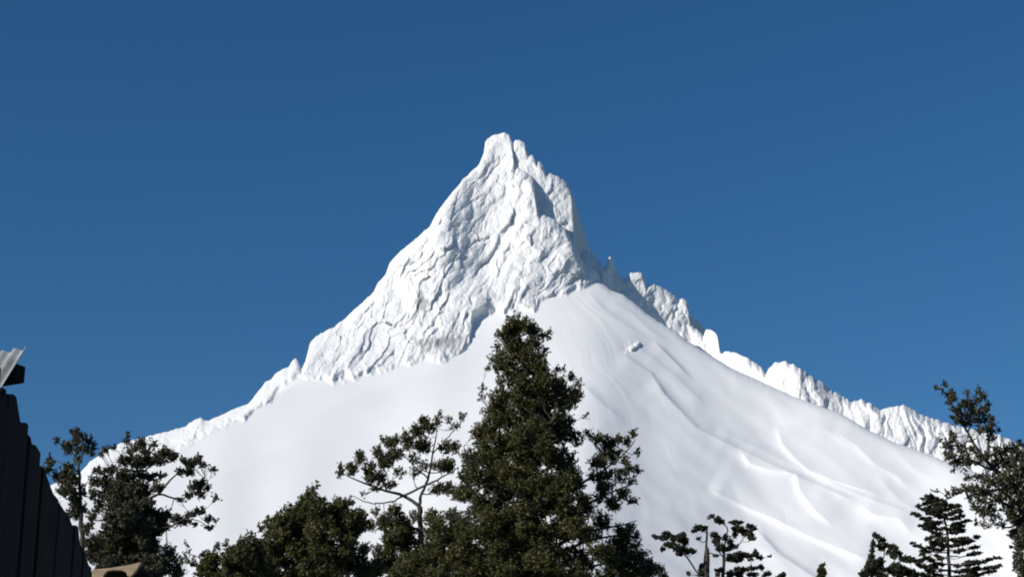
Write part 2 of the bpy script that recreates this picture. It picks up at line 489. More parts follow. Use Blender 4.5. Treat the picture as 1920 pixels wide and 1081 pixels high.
# round over at the skyline, lips and displacement go towards the viewer and slightly up
DEP2 = DEP - disp * 0.93 + 26 * np.exp(-(PY - sA[None, :]) / 5.0) - 8
PY2 = PY - disp * 0.28 / (DEP / F) * rough
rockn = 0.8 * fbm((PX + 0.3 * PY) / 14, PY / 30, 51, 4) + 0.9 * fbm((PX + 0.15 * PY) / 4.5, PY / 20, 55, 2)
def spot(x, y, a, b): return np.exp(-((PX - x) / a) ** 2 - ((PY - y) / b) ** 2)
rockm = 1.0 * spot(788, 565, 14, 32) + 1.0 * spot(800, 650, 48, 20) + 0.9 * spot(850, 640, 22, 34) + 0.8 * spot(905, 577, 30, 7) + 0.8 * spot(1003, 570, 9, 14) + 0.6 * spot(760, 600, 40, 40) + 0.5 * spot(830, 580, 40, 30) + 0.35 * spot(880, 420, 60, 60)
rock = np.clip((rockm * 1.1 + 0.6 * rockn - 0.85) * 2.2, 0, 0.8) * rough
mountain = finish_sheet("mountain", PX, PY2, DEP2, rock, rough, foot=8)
mountain["kind"] = "structure"
mountain["label"] = "steep snow-covered mountain peak under a clear blue sky"

# --- ridges behind the main face
def ridge_sheet(name, sky_pts, x0, x1, step, depth_fn, thick, nrow, seed, scale, flute=None, gsl=1.7):
    c = np.arange(x0, x1, step); s = interp(sky_pts, c)
    s = blur1(s, 1.2 / step) + 2.2 * fbm(c / 9.0, c * 0 + seed, seed + 3, 3) - 0.5
    v = np.linspace(0, 1, nrow) ** 1.1
    px = np.broadcast_to(c, (nrow, len(c))).copy(); py = s[None] + thick * v[:, None]
    base = depth_fn(px)
    dep = base * np.exp((ray(960.0, py)[1] - ray(960.0, blur1(s, max(4, 24 / step)))[1]) / (gsl - 0.25))
    h = scale * (rime(px * 1.5, py * 1.5, seed, 0.25, 1.3) - 30)
    if flute is not None:
        fl = sstep(1345, 1400, px)
        wv = px + 10 * fbm(px / 40, py / 40, seed + 9, 2) - 0.28 * py
        h = h * (1 - 0.55 * fl) + fl * (22 * worley(wv / 15, py / 75, seed + 11) + 10 * worley(wv / 7, py / 40, seed + 12) - 14)
    e = 0.4 + 0.6 * sstep(0, 14, py - s[None])
    dep = dep - h * e + 22 * np.exp(-(py - s[None]) / 4.0)
    o = finish_sheet(name, px, py, dep, np.zeros(px.shape), np.ones(px.shape), mountain, back=((20, -6), (60, -50), (160, -220), (400, -700)))
    return o
EA = blur1(depthA(np.arange(-200, 2121.0), interp(SKY_A, np.arange(-200, 2121.0))), 8.0)
Yp = lambda px: np.interp(px, np.arange(-200, 2121.0), EA)
ridge_sheet("ice_tower", SKY_B1, 950, 1076, 1.2, lambda p: Yp(960 + 0 * p) - 4 - 0.95 * (p - 960), 170, 120, 71, 0.62)
ridge_sheet("shaded_face", SKY_C, 1036, 1380, 2.0, lambda p: Yp(p) + 150 + 5.5 * (p - 1036), 170, 60, 81, 0.25)
ridge_sheet("ice_ridge", SKY_B2, 1086, 2116, 1.5, lambda p: Yp(p) + np.interp(p, [1090, 1130, 1150, 1180, 1200, 1230, 1290, 1330, 1360, 1400, 1500, 2100], [130, 125, 205, 258, 310, 390, 490, 480, 310, 170, 160, 1000]), 130, 90, 91, 0.62, flute=True, gsl=2.6)


# ------------------------------------------------------------------ trees
def tube_path(P, n=7):
    P = np.asarray(P, float); k = len(P)
    t = np.linspace(0, k - 1, max(n, k * 2 - 1))
    # Catmull-Rom through the points
    Q = np.vstack([2 * P[0] - P[1], P, 2 * P[-1] - P[-2]])
    i = np.minimum(t.astype(int), k - 2); f = (t - i)[:, None]
    a, b, c, d = Q[i], Q[i + 1], Q[i + 2], Q[i + 3]
    return 0.5 * ((2 * b) + (c - a) * f + (2 * a - 5 * b + 4 * c - d) * f ** 2 + (3 * b - a - 3 * c + d) * f ** 3)

def make_tree(name, label, dist, trunk, limbs, clumps, leaf_mat, bark=None, leaf=0.05, density=1.0, sprig=13.0, seed=1,
              depth_spread=0.5, up=0.45, flat=1.0, twig_share=0.5, group=None, cat="tree", per=13, sparse=1.0, twig_r=1.0, tint_shift=0.0):
    """trunk: [(px, py, radius px)], bottom to top; limbs: [[(px, py, depth offset m, radius px)...]]; clumps: [(px, py, rx, ry[, weight])]"""
    r = np.random.RandomState(seed)
    bark = bark or M_bark
    m_px = dist / F / CP                                   # metres per photo pixel at this distance
    tr = [at(x, y, dist) for x, y, _ in trunk]
    base = tr[0].copy(); base[2] = 0.0
    root = empty(name, base, label, cat, group)
    h0 = tr[0][2]
    r0 = trunk[0][2] * m_px
    low = []
    if h0 > 0.3:
        steps = [0.0, 0.12, 0.45]
        low = [np.array([base[0] + 0.10 * (1 - f) * m_px * 8, base[1], -0.12 if f == 0 else h0 * f]) for f in steps]
    TP = np.array(low + tr); TR = np.array([r0 * k for k in (1.9, 1.45, 1.15)][:len(low)] + [max(q[2], 0.5) * m_px for q in trunk])
    path = tube_path(TP, 24); rad = np.interp(np.linspace(0, 1, len(path)), np.linspace(0, 1, len(TR)), TR)
    path[1:-1] += r.normal(0, 0.12, (len(path) - 2, 3)) * rad[1:-1, None]
    T = Tubes(); T.add(path, rad, 10); T.build("trunk", bark, root, base)
    nodes = [path[len(low):]]; nrad = [rad[len(low):]]
    for lb in limbs:
        P = np.array([at(a[0], a[1], dist + a[2]) for a in lb]); pr = np.array([a[3] * m_px for a in lb])
        pa = tube_path(P, 14); ra = np.interp(np.linspace(0, 1, len(pa)), np.linspace(0, 1, len(pr)), pr)
        pa[1:] += r.normal(0, 0.6 * m_px, (len(pa) - 1, 3))
        T = Tubes(); T.add(pa, ra, 7); T.build("limb", bark, root, base)
        nodes.append(pa); nrad.append(ra)
    N = np.concatenate(nodes); NRD = np.concatenate(nrad)
    tw = Tubes()
    LV = []; LT = []
    xs = np.array([c[0] for c in clumps], float)
    halfw = 0.5 * (xs.max() - xs.min()) * m_px
    axis = np.mean(xs)
    for c in clumps:
        px, py, rx, ry = c[:4]; w = c[4] if len(c) > 4 else 1.0
        if len(c) > 5: dd = c[5]
        else: dd = np.clip(r.normal(0, 0.55), -1.1, 1.1) * depth_spread * halfw
        C = at(px, py, dist + dd)
        dn = np.linalg.norm(N - C, axis=1) + 0.5 * np.maximum(0, N[:, 2] - C[2] + 0.05 * halfw)
        k = int(np.argmin(dn)); A = N[k]
        L = np.linalg.norm(C - A)
        mid = 0.5 * (A + C) + np.array([0, 0, -0.10 * L]) + r.normal(0, 0.06 * L, 3)
        end = C + np.array([0, 0, -0.25 * ry * m_px])
        bp = tube_path([A, mid, end], 6)
        b0 = min(NRD[k] * 0.6, (0.35 + 0.045 * L / m_px) * m_px * twig_r)
        tw.add(bp, np.linspace(max(b0, 0.35 * m_px * twig_r), 0.3 * m_px * twig_r, len(bp)), 5)
        RX, RY = rx * m_px, ry * m_px; RD = RX * 0.9
        n = max(3, int(2.3 * density * w * rx * ry * 3.14 / (sprig * sprig * 0.30)))
        q = nrm(r.normal(size=(n, 3))) * (r.rand(n, 1) ** 0.42)
        off = q * np.array([RX, RD, RY])
        p0 = C + off * 0.86
        out = nrm(off / np.array([RX, RD, RY]))
        d = nrm(out * 0.75 + np.array([0, 0, up]) + 0.45 * r.normal(size=(n, 3)))
        d[:, 2] *= flat; d = nrm(d)
        ln = sprig * m_px * (0.55 + 0.8 * r.rand(n, 1))
        tips = p0 + d * ln * 0.5; st = p0 - d * ln * 0.5
        # twigs feeding the sprigs
        for i in np.nonzero(r.rand(n) < twig_share)[0]:
            s0 = bp[r.randint(2, len(bp))]
            mm = 0.5 * (s0 + st[i]) + r.normal(0, 0.12 * np.linalg.norm(st[i] - s0), 3)
            tw.add([s0, mm, tips[i]], np.array([0.42, 0.30, 0.14]) * m_px * twig_r, 3)
        # leaves along each sprig
        k2 = per
        f = r.rand(n, k2, 1)
        fat = (0.20 + 0.10 * r.rand(n, 1, 1)) * sprig * m_px
        prof = np.sqrt(np.clip(1.05 - (2 * f - 1.0) ** 2, 0, 1))
        pos = st[:, None, :] + d[:, None, :] * ln[:, None, :] * f + nrm(r.normal(size=(n, k2, 3))) * fat * prof * r.rand(n, k2, 1) ** 0.5
        ld = nrm(d[:, None, :] * 0.8 + 0.75 * r.normal(size=(n, k2, 3)))
        keep = r.rand(n, k2) < sparse
        tone = np.clip(0.42 + tint_shift + 0.14 * r.normal(size=(n, 1)) + 0.17 * r.normal(size=(n, k2)), 0, 1)
        LV.append(np.concatenate([pos[keep], ld[keep]], -1)); LT.append(tone[keep])
    tw.build("twigs", bark, root, base)["kind"] = "stuff"
    LV = np.concatenate(LV); LT = np.concatenate(LT)
    n = len(LV); pos, ld = LV[:, :3], LV[:, 3:]
    nn = nrm(r.normal(size=(n, 3)) + np.array([-0.25, -0.2, 0.8]))
    sd = nrm(np.cross(ld, nn)); nn = np.cross(sd, ld)
    sz_ = leaf * (0.65 + 0.7 * r.rand(n, 1))
    v = np.stack([pos - ld * sz_ * 0.5, pos + sd * sz_ * 0.30 + nn * sz_ * 0.08, pos + ld * sz_ * 0.5, pos - sd * sz_ * 0.30 + nn * sz_ * 0.08], 1).reshape(-1, 3) - base
    cr = mesh_arrays("crown", v, np.arange(n * 4), 4, leaf_mat, root, smooth=False, attrs={"tint": ('FACE', LT)})
    return root

def fill(left, right, y0, y1, count, rmin, rmax, seed, w=1.0, cx=None, shell=0.55):
    """clumps spread through a crown whose left and right edges are given by height; depth follows a round plan"""
    r = np.random.RandomState(seed); out = []
    L = np.array(left, float); Rr = np.array(right, float)
    ys = np.linspace(y0, y1, 200); wd = np.interp(ys, Rr[:, 0], Rr[:, 1]) - np.interp(ys, L[:, 0], L[:, 1])
    cdf = np.cumsum(np.maximum(wd, 1) ** 1.1); cdf /= cdf[-1]
    for i in range(count):
        y = np.interp(r.rand(), cdf, ys)
        l = np.interp(y, L[:, 0], L[:, 1]); q = np.interp(y, Rr[:, 0], Rr[:, 1])
        rr = rmin + (rmax - rmin) * r.rand(); rr = min(rr, max(4, 0.42 * (q - l)))
        a = r.rand() * 2 * np.pi; k = r.rand() ** shell
        hw = max(0.5 * (q - l) - rr * 0.5, 1)
        x = 0.5 * (l + q) + np.cos(a) * k * hw
        out.append((x, y, rr * (0.8 + 0.5 * r.rand()), rr * (0.7 + 0.4 * r.rand()), w, np.sin(a) * k * hw))
    return out

def z_(ox, oy, sc):
    def f(*p): return [(ox + q[0] / sc, oy + q[1] / sc) + tuple(q[2:]) for q in p]
    return f

def px_depth(cl, dist):
    """turn the pixel depth of fill() clumps into metres"""
    return [c[:5] + (c[5] * dist / F,) if len(c) > 5 else c for c in cl]

# tall conical tree in the middle
D1 = 45.0
lf = [(598, 952), (605, 945), (620, 938), (640, 930), (665, 924), (690, 912), (720, 906), (745, 900), (770, 897), (795, 893), (820, 866), (850, 850), (900, 832), (950, 812), (1000, 784), (1090, 720)]
rt = [(598, 974), (605, 998), (618, 1026), (640, 1028), (660, 1012), (690, 1046), (705, 1066), (720, 1086), (745, 1090), (770, 1080), (800, 1096), (830, 1104), (870, 1112), (920, 1132), (960, 1150), (1000, 1172), (1090, 1215)]
c1 = px_depth(fill(lf, rt, 604, 1085, 420, 14, 26, 101), D1)
c1 += [(952, 622, 11, 14, 1.6), (972, 614, 14, 12, 1.5), (998, 618, 13, 13, 1.5), (1018, 628, 11, 11, 1.4), (960, 645, 16, 14, 1.4), (1002, 645, 17, 13, 1.4), (940, 668, 13, 12, 1.3), (1012, 668, 13, 11, 1.3), (960, 612, 12, 10), (985, 612, 12, 10), (1028, 628, 8, 12), (945, 635, 9, 12), (932, 652, 7, 9), (1020, 655, 10, 9), (914, 690, 7, 8), (925, 672, 10, 10), (1050, 692, 11, 9), (1072, 705, 12, 10), (1086, 718, 8, 10), (1082, 742, 12, 10),
       (905, 745, 9, 12, .5), (902, 768, 7, 10, .4), (1098, 778, 7, 6), (1104, 812, 9, 9), (905, 728, 9, 8, .6), (1000, 640, 18, 16), (975, 660, 18, 16)]
c1 += [(1118, 822, 12, 11), (1138, 830, 13, 15), (1160, 822, 9, 9), (1187, 812, 7, 9), (1176, 826, 9, 8), (1196, 845, 5, 9, .7), (1150, 850, 14, 12), (1126, 868, 12, 10, .7), (1172, 862, 10, 9, .7), (1195, 880, 9, 9, .7), (1185, 900, 9, 10, .6),
       (1148, 885, 14, 8, .5), (1135, 912, 16, 12), (1165, 928, 14, 9), (1186, 938, 9, 8), (1150, 950, 14, 9, .7), (1128, 975, 18, 16), (1180, 992, 14, 11), (1193, 1003, 9, 7), (1165, 1018, 18, 12), (1190, 1045, 18, 14), (1215, 1062, 14, 12), (1237, 1064, 10, 11), (1245, 1078, 9, 8), (1140, 1040, 24, 20)]
c1 = [c if len(c) > 5 or c[0] < 1110 else (c[0], c[1], c[2] * 1.12, c[3] * 1.12, 1.5 * (c[4] if len(c) > 4 else 1)) for c in c1]
c1 += px_depth(fill([(815, 1105), (860, 1100), (955, 1115)], [(815, 1182), (850, 1196), (900, 1197), (955, 1185)], 822, 952, 26, 9, 14, 161, 0.9), D1) + px_depth(fill([(965, 1130), (1090, 1150)], [(965, 1185), (1010, 1198), (1060, 1240), (1090, 1252)], 975, 1085, 24, 10, 16, 162), D1)
l1 = [[(1010, 960, 0.2, 4), (1060, 925, 0.1, 3), (1110, 895, -0.2, 2.2), (1160, 860, -0.3, 1.4), (1192, 825, -0.4, 0.8)],
      [(1015, 1000, 0.2, 4), (1080, 955, 0.3, 2.6), (1140, 925, 0.2, 1.6), (1188, 905, 0.1, 0.9)],
      [(1010, 1040, 0, 4), (1090, 1000, -0.4, 2.5), (1160, 985, -0.6, 1.6), (1195, 975, -0.5, 0.8)],
      [(1010, 1095, 0, 4), (1100, 1065, -.3, 2.4), (1180, 1050, -.4, 1.5), (1240, 1066, -.4, .7)], [(1010, 1050, 0, 3.4), (1100, 1015, .3, 2.2), (1165, 1000, .4, 1.4), (1192, 990, .4, .7)], [(990, 840, 0, 2.6), (940, 795, .1, 1.6), (908, 752, .2, .8)],
      [(1000, 820, 0, 3), (1035, 790, -0.9, 1.8), (1048, 770, -1.5, 1.0)],
      [(1000, 900, 0, 3), (1055, 850, -1.0, 1.8), (1040, 810, -1.6, 1.0)],
      [(995, 980, 0, 4), (930, 930, -0.4, 2.4), (880, 880, -0.4, 1.4), (870, 835, -0.3, 0.8)]]
make_tree("conical_tree", "tall dark olive conical tree standing before the middle of the snowy peak", D1,
          [(1005, 1110, 9), (1004, 1000, 8), (1000, 900, 6.5), (994, 800, 5), (985, 700, 3), (976, 640, 1.6), (970, 612, 0.8)], l1, c1, M_leaf, leaf=0.055, density=1.15, sprig=13, seed=11, twig_share=0.16, up=0.5, per=12, depth_spread=0.1)

# open-crowned tree leaning out to the left of the conical one
D2 = 47.5
za = z_(600, 740, 3.17)
l2 = [za((600, 700, 0, 4), (590, 660, 0, 3.6), (500, 600, .1, 3), (400, 570, .2, 2.4), (250, 520, .1, 1.6), (130, 460, 0, .8)),
      za((480, 605, .1, 2.2), (620, 540, -.3, 2.2), (740, 480, -.5, 1.4), (830, 430, -.6, .8)),
      za((590, 660, 0, 3.2), (605, 580, .3, 2.6), (645, 480, .4, 2.2), (670, 350, .4, 1.6), (695, 200, .3, .8)),
      za((480, 605, .1, 1.6), (420, 635, .5, 1.4), (300, 640, .7, 1.1), (170, 590, .7, .6)),
      za((400, 570, .2, 1.6), (350, 480, -.3, 1.3), (300, 400, -.4, .8)),
      za((645, 500, .4, 1.6), (540, 400, .8, 1.2), (450, 300, .9, .8)),
      za((670, 350, .4, 1.3), (760, 250, .0, 1.0), (850, 150, -.2, .6)),
      za((590, 800, 0, 3), (480, 760, -.5, 2), (350, 720, -.7, 1.2))]
c2x = px_depth(fill([(985, 720), (1090, 690)], [(985, 830), (1090, 860)], 985, 1085, 34, 12, 20, 153), D2)
c2 = c2x + za((125, 440, 8, 13, .8), (115, 470, 7, 8, .6), (190, 440, 13, 15, .9), (240, 380, 11, 13), (235, 350, 7, 8), (290, 440, 16, 15), (300, 500, 14, 9, .8), (350, 490, 17, 13), (385, 400, 18, 18), (345, 340, 13, 12, .8), (375, 260, 7, 9, .7), (420, 290, 14, 13),
        (455, 260, 7, 9, .8), (450, 350, 16, 15), (520, 280, 16, 18, .8), (510, 230, 7, 9, .6), (580, 210, 17, 15), (615, 150, 10, 9), (610, 300, 18, 17), (655, 190, 14, 15), (700, 150, 8, 12, .7), (712, 105, 4, 5, .8), (770, 150, 10, 8, .4), (845, 125, 9, 9, .5), (800, 190, 10, 9, .4),
        (745, 310, 16, 15, .7), (800, 310, 14, 14, .7), (560, 380, 15, 12, .45), (480, 460, 15, 12, .4), (560, 460, 14, 12, .4), (620, 420, 14, 12, .4), (700, 420, 15, 13, .6), (760, 420, 18, 16), (420, 530, 20, 7, .7), (340, 560, 15, 5, .7), (260, 590, 10, 6, .3),
        (700, 560, 14, 13, .9), (760, 560, 15, 14, .8), (440, 690, 18, 13), (390, 760, 22, 18), (480, 750, 20, 16), (330, 690, 10, 10, .5), (310, 780, 10, 12, .4), (560, 720, 14, 12, .5), (600, 830, 18, 12, .3), (500, 860, 16, 12, .3), (660, 720, 14, 12, .7), (430, 850, 22, 18), (380, 940, 26, 20), (540, 950, 24, 18, .7), (640, 930, 26, 20), (470, 1030, 26, 16), (330, 1030, 24, 18))
make_tree("open_crowned_tree", "open-crowned tree with bare dark limbs left of the tall conical tree", D2,
          [(795, 1110, 6), (792, 1040, 5.5), (788, 985, 4.6), (786, 950, 4)], l2, c2, M_leaf, leaf=0.055, density=2.1, sprig=12, seed=22, twig_share=0.45, up=0.75, per=11, depth_spread=0.3)

# dense rounded bush-like tree left of the centre
D3 = 34.0
lf = [(905, 578), (930, 564), (955, 540), (975, 505), (1000, 478), (1040, 455), (1090, 440)]
rt = [(905, 590), (930, 604), (945, 640), (960, 676), (985, 696), (1010, 706), (1090, 722)]
c3 = px_depth(fill(lf, rt, 935, 1085, 150, 13, 22, 131), D3)
c3 += [(584, 918, 9, 10), (594, 910, 5, 7), (572, 932, 11, 9), (600, 936, 12, 9), (655, 940, 9, 9), (640, 950, 12, 9), (676, 962, 11, 9), (500, 972, 7, 10, .8), (492, 988, 9, 9), (545, 962, 12, 8), (530, 958, 6, 7, .7), (515, 975, 9, 9), (692, 985, 10, 9, .8), (575, 950, 20, 14), (620, 960, 22, 14), (550, 985, 22, 14), (665, 985, 20, 14)]
make_tree("dense_tree", "low dense olive-green tree between the open-crowned tree and the left slope", D3,
          [(590, 1115, 7), (590, 1050, 6), (588, 990, 4), (586, 940, 2), (585, 918, 1)], [[(590, 1040, 0, 3), (640, 1000, -.3, 2), (668, 960, -.4, .9)], [(590, 1050, 0, 3), (530, 1010, .2, 2), (502, 980, .3, .9)]],
          c3, M_leaf, leaf=0.045, density=1.3, sprig=13, seed=33, twig_share=0.18, up=0.55, per=13, tint_shift=0.03)

# low shrub in front of it
D4 = 27.0
lf = [(1000, 450), (1020, 412), (1040, 375), (1060, 345), (1090, 325)]
rt = [(1000, 470), (1020, 490), (1090, 520)]
c4 = px_depth(fill(lf, rt, 1018, 1085, 40, 12, 20, 141), D4)
c4 += [(470, 1005, 10, 9), (455, 1012, 9, 8), (422, 1016, 6, 9, .8), (410, 1025, 8, 8), (380, 1036, 7, 8, .8), (350, 1038, 9, 8, .6), (340, 1052, 14, 10, .6), (362, 1052, 12, 9, .7), (395, 1045, 12, 9), (352, 1022, 5, 6, .4), (335, 1075, 16, 10), (440, 1035, 18, 13)]
make_tree("low_shrub", "low leafy shrub with thin upright sprigs beside the dense tree", D4,
          [(430, 1110, 4), (432, 1070, 3), (440, 1030, 1.6), (455, 1012, .8)], [[(430, 1080, 0, 2), (395, 1055, 0, 1.4), (352, 1035, 0, .7)]], c4, M_leaf, leaf=0.036, density=1.1, sprig=12, seed=44, twig_share=0.3, up=0.9, per=12, cat="shrub")

# broad open tree at the left, before the left ridge
D5 = 25.0
zb = z_(80, 780, 3.59)
c5x = px_depth(fill([(985, 215), (1010, 190), (1090, 165)], [(985, 280), (1010, 300), (1050, 318), (1090, 340)], 990, 1085, 45, 12, 20, 151), D5) + px_depth(fill([(905, 205), (960, 200), (990, 200)], [(905, 275), (960, 300), (990, 300)], 905, 990, 26, 11, 17, 152), D5)
l5 = [zb((540, 640, 0, 4), (620, 590, 0, 3.2), (690, 555, -.1, 2.8), (780, 520, -.1, 2.4), (880, 410, -.2, 1.6), (1000, 340, -.2, .8)),
      zb((780, 525, -.1, 2), (930, 550, .1, 1.5), (1050, 500, .2, 1), (1110, 440, .2, .6)),
      zb((560, 780, 0, 3.6), (700, 760, -.2, 2.6), (850, 740, -.2, 1.8), (950, 690, -.2, 1.3), (1080, 640, -.1, .7)),
      zb((950, 690, -.2, 1.1), (1040, 700, -.3, .9), (1120, 740, -.3, .5)),
      zb((540, 560, 0, 3), (600, 420, .2, 2.2), (660, 290, .3, 1.4), (680, 180, .3, .7)),
      zb((520, 640, 0, 2.6), (440, 500, -.3, 2), (380, 420, -.4, 1.2), (300, 400, -.4, .7)),
      zb((600, 430, .2, 1.6), (740, 330, -.1, 1.2), (870, 260, -.2, .7)),
      zb((540, 560, 0, 2), (500, 380, .3, 1.4), (560, 170, .4, .5))]
c5 = zb((660, 180, 13, 12, .8), (620, 215, 9, 9, .7), (590, 235, 9, 9, .7), (745, 190, 11, 10, .4), (700, 240, 14, 10, .7), (820, 240, 12, 10, .8), (870, 265, 13, 11), (780, 290, 18, 13), (690, 300, 18, 14), (620, 300, 18, 13), (540, 300, 15, 12, .7), (460, 365, 14, 10, .7), (380, 370, 13, 10, .5), (560, 390, 20, 14, .8), (660, 400, 18, 12, .6), (740, 420, 15, 12, .6), (800, 400, 10, 8, .5),
        (960, 300, 12, 10, .5), (1000, 320, 12, 11, .9), (1050, 290, 9, 12, .8), (990, 370, 14, 8, .9), (1080, 330, 8, 8, .5), (1145, 355, 8, 7, .6), (930, 380, 10, 9, .6), (1060, 460, 14, 12, .8), (1010, 470, 12, 10, .5), (1060, 520, 13, 9, .8), (980, 530, 10, 8, .7), (1110, 480, 8, 8, .5), (1170, 540, 9, 9, .3), (930, 560, 8, 6, .5),
        (350, 440, 14, 14, .6), (430, 440, 15, 14, .7), (410, 520, 15, 14, .6), (340, 520, 8, 16, .7), (500, 480, 17, 15), (580, 470, 20, 17), (640, 520, 18, 16), (560, 560, 24, 18), (700, 500, 16, 12, .7), (780, 480, 14, 10, .7), (480, 580, 18, 18, .8), (620, 620, 24, 18), (700, 650, 24, 18), (780, 680, 18, 16), (830, 660, 12, 12, .8), (810, 740, 15, 14, .9), (560, 690, 26, 20), (660, 740, 26, 20), (740, 780, 20, 16, .8), (460, 680, 18, 18, .7), (380, 600, 10, 20, .6), (330, 680, 10, 16, .5), (430, 770, 16, 14, .5),
        (920, 700, 11, 9, .9), (960, 700, 10, 10), (1060, 640, 13, 8, .9), (1000, 660, 10, 7, .6), (1110, 690, 11, 7, .6), (1160, 690, 5, 7, .4), (1120, 745, 10, 6, .7), (1020, 720, 5, 8, .4), (890, 690, 10, 10, .5),
        (560, 850, 26, 20, .8), (660, 860, 26, 20), (460, 850, 20, 18, .6), (740, 880, 20, 18, .8), (380, 830, 16, 16, .6), (320, 850, 14, 14, .6), (560, 940, 28, 20), (680, 950, 28, 20), (440, 930, 24, 18), (350, 930, 20, 18), (780, 970, 20, 16, .8), (850, 900, 12, 12, .6), (860, 960, 16, 14, .8), (620, 1030, 30, 16), (760, 1040, 24, 16), (480, 1020, 26, 16), (890, 1040, 16, 14, .8), (300, 760, 12, 14, .5))
c5 += c5x + [(239, 815, 3, 10, .9), (236, 827, 6, 6, .8), (200, 842, 9, 6, .7), (214, 838, 7, 5, .6), (190, 850, 6, 6, .6)]
make_tree("broad_tree", "broad open grey-green tree with spreading limbs just right of the dark fence", D5,
          [(226, 1120, 8), (226, 1060, 7), (228, 1000, 5.5), (230, 955, 4.5), (232, 930, 3.5)], l5, c5, M_leaf_grey, leaf=0.034, density=2.0, sprig=11, seed=55, twig_share=0.4, up=0.5, per=11, depth_spread=0.4)

# small tree behind the fence at the far left
D6 = 31.0
l6 = [zb((250, 420, 0, 3), (240, 330, 0, 2.2), (210, 260, .1, 1.6), (140, 190, .1, .8)), zb((240, 330, 0, 1.8), (270, 240, -.1, 1.3), (260, 140, -.1, .7)), zb((250, 380, 0, 1.8), (190, 340, 0, 1.2), (110, 310, .1, .8), (50, 270, .1, .5))]
c6 = zb((90, 155, 8, 6, .8), (140, 195, 12, 9, .8), (215, 110, 11, 9), (270, 130, 11, 9, .8), (230, 160, 13, 10), (310, 170, 10, 11), (340, 205, 9, 10), (290, 220, 13, 10, .8), (190, 200, 13, 10, .8), (240, 230, 12, 10, .7), (330, 250, 10, 8, .5), (170, 240, 10, 8, .6), (230, 290, 10, 10, .6), (170, 360, 14, 16), (140, 420, 14, 16), (200, 420, 14, 18), (180, 500, 16, 18), (130, 500, 12, 16), (220, 560, 14, 18), (45, 265, 4, 9, .9), (50, 310, 10, 9, .8), (40, 350, 12, 12), (100, 400, 12, 12), (270, 500, 8, 20, .4), (270, 620, 9, 20, .5), (210, 640, 16, 20))
make_tree("slender_tree", "small rounded treetop rising against the sky behind the dark fence", D6,
          [(152, 1060, 5), (152, 980, 4.2), (150, 930, 3.4), (149, 895, 2.8)], l6, c6, M_leaf_grey, leaf=0.042, density=1.0, sprig=10, seed=66, twig_share=0.4, up=0.5, per=11, depth_spread=0.5)

# two thin trees below the right flank
D8 = 60.0
zc = z_(1200, 940, 6.857)
l8 = [zc((850, 960, 0, 2), (760, 935, 0, 1.8), (650, 780, .1, 1.6), (580, 690, .1, 1.4), (480, 600, 0, 1.1), (360, 520, 0, .7), (230, 460, 0, .5)), zc((870, 420, 0, 1.2), (820, 370, 0, 1), (740, 350, 0, .6)), zc((480, 600, 0, .9), (520, 500, .1, .8), (560, 440, .1, .5)), zc((880, 660, 0, 1.2), (950, 670, 0, .9), (1000, 690, 0, .5))]
c8 = zc((750, 335, 10, 7), (700, 370, 5, 4), (800, 345, 6, 5), (840, 335, 4, 5), (620, 635, 13, 6), (690, 640, 5, 4), (560, 600, 8, 5), (480, 600, 10, 8), (430, 560, 10, 6), (350, 545, 8, 5), (530, 470, 12, 9), (560, 430, 5, 6), (440, 465, 9, 7), (340, 430, 11, 8), (300, 470, 9, 5), (210, 455, 7, 4), (170, 440, 3, 3, .6), (290, 610, 6, 4, .8), (510, 660, 8, 6), (580, 520, 7, 6, .7), (750, 475, 5, 3, .7), (800, 860, 6, 12, .8), (780, 920, 6, 8, .8), (620, 920, 4, 5, .6), (980, 690, 6, 3, .6))
for_thin = dict(leaf_mat=M_leaf_dark, leaf=0.065, density=1.7, sprig=5.5, up=0.5, per=10, flat=0.75, depth_spread=0.4, twig_share=0.25)
make_tree("dead_topped_tree", "thick broken trunk with one leafy limb arching left, right of the conical tree", D8,
          [(1325, 1100, 6.2), (1325, 1070, 6), (1325, 1045, 5.4), (1326, 1030, 4), (1324, 1022, 2), (1326, 1000, 1.8), (1325, 986, 1)], l8, c8, seed=77, **for_thin)
l9 = [zc((1080, 560, 0, 1.8), (1115, 430, 0, 1.5), (1125, 340, 0, 1.2), (1060, 275, 0, .9), (1000, 230, 0, .6), (930, 180, 0, .4)), zc((1080, 640, 0, 1.6), (1180, 610, -.1, 1.2), (1250, 570, -.1, 1), (1320, 480, -.1, .8), (1350, 400, -.1, .5)), zc((1115, 440, 0, 1.2), (1190, 430, .1, .9), (1215, 330, .1, .7), (1250, 280, .1, .4)), zc((1340, 460, -.1, .6), (1400, 400, -.1, .5), (1450, 340, 0, .4)), zc((1085, 760, 0, 1.4), (1200, 730, 0, 1), (1380, 690, 0, .7), (1540, 705, 0, .4)), zc((1085, 920, 0, 1.4), (1250, 890, 0, 1), (1400, 865, 0, .7), (1560, 830, 0, .4)), zc((1075, 620, 0, 1.2), (1020, 560, 0, .9), (960, 460, 0, .5))]
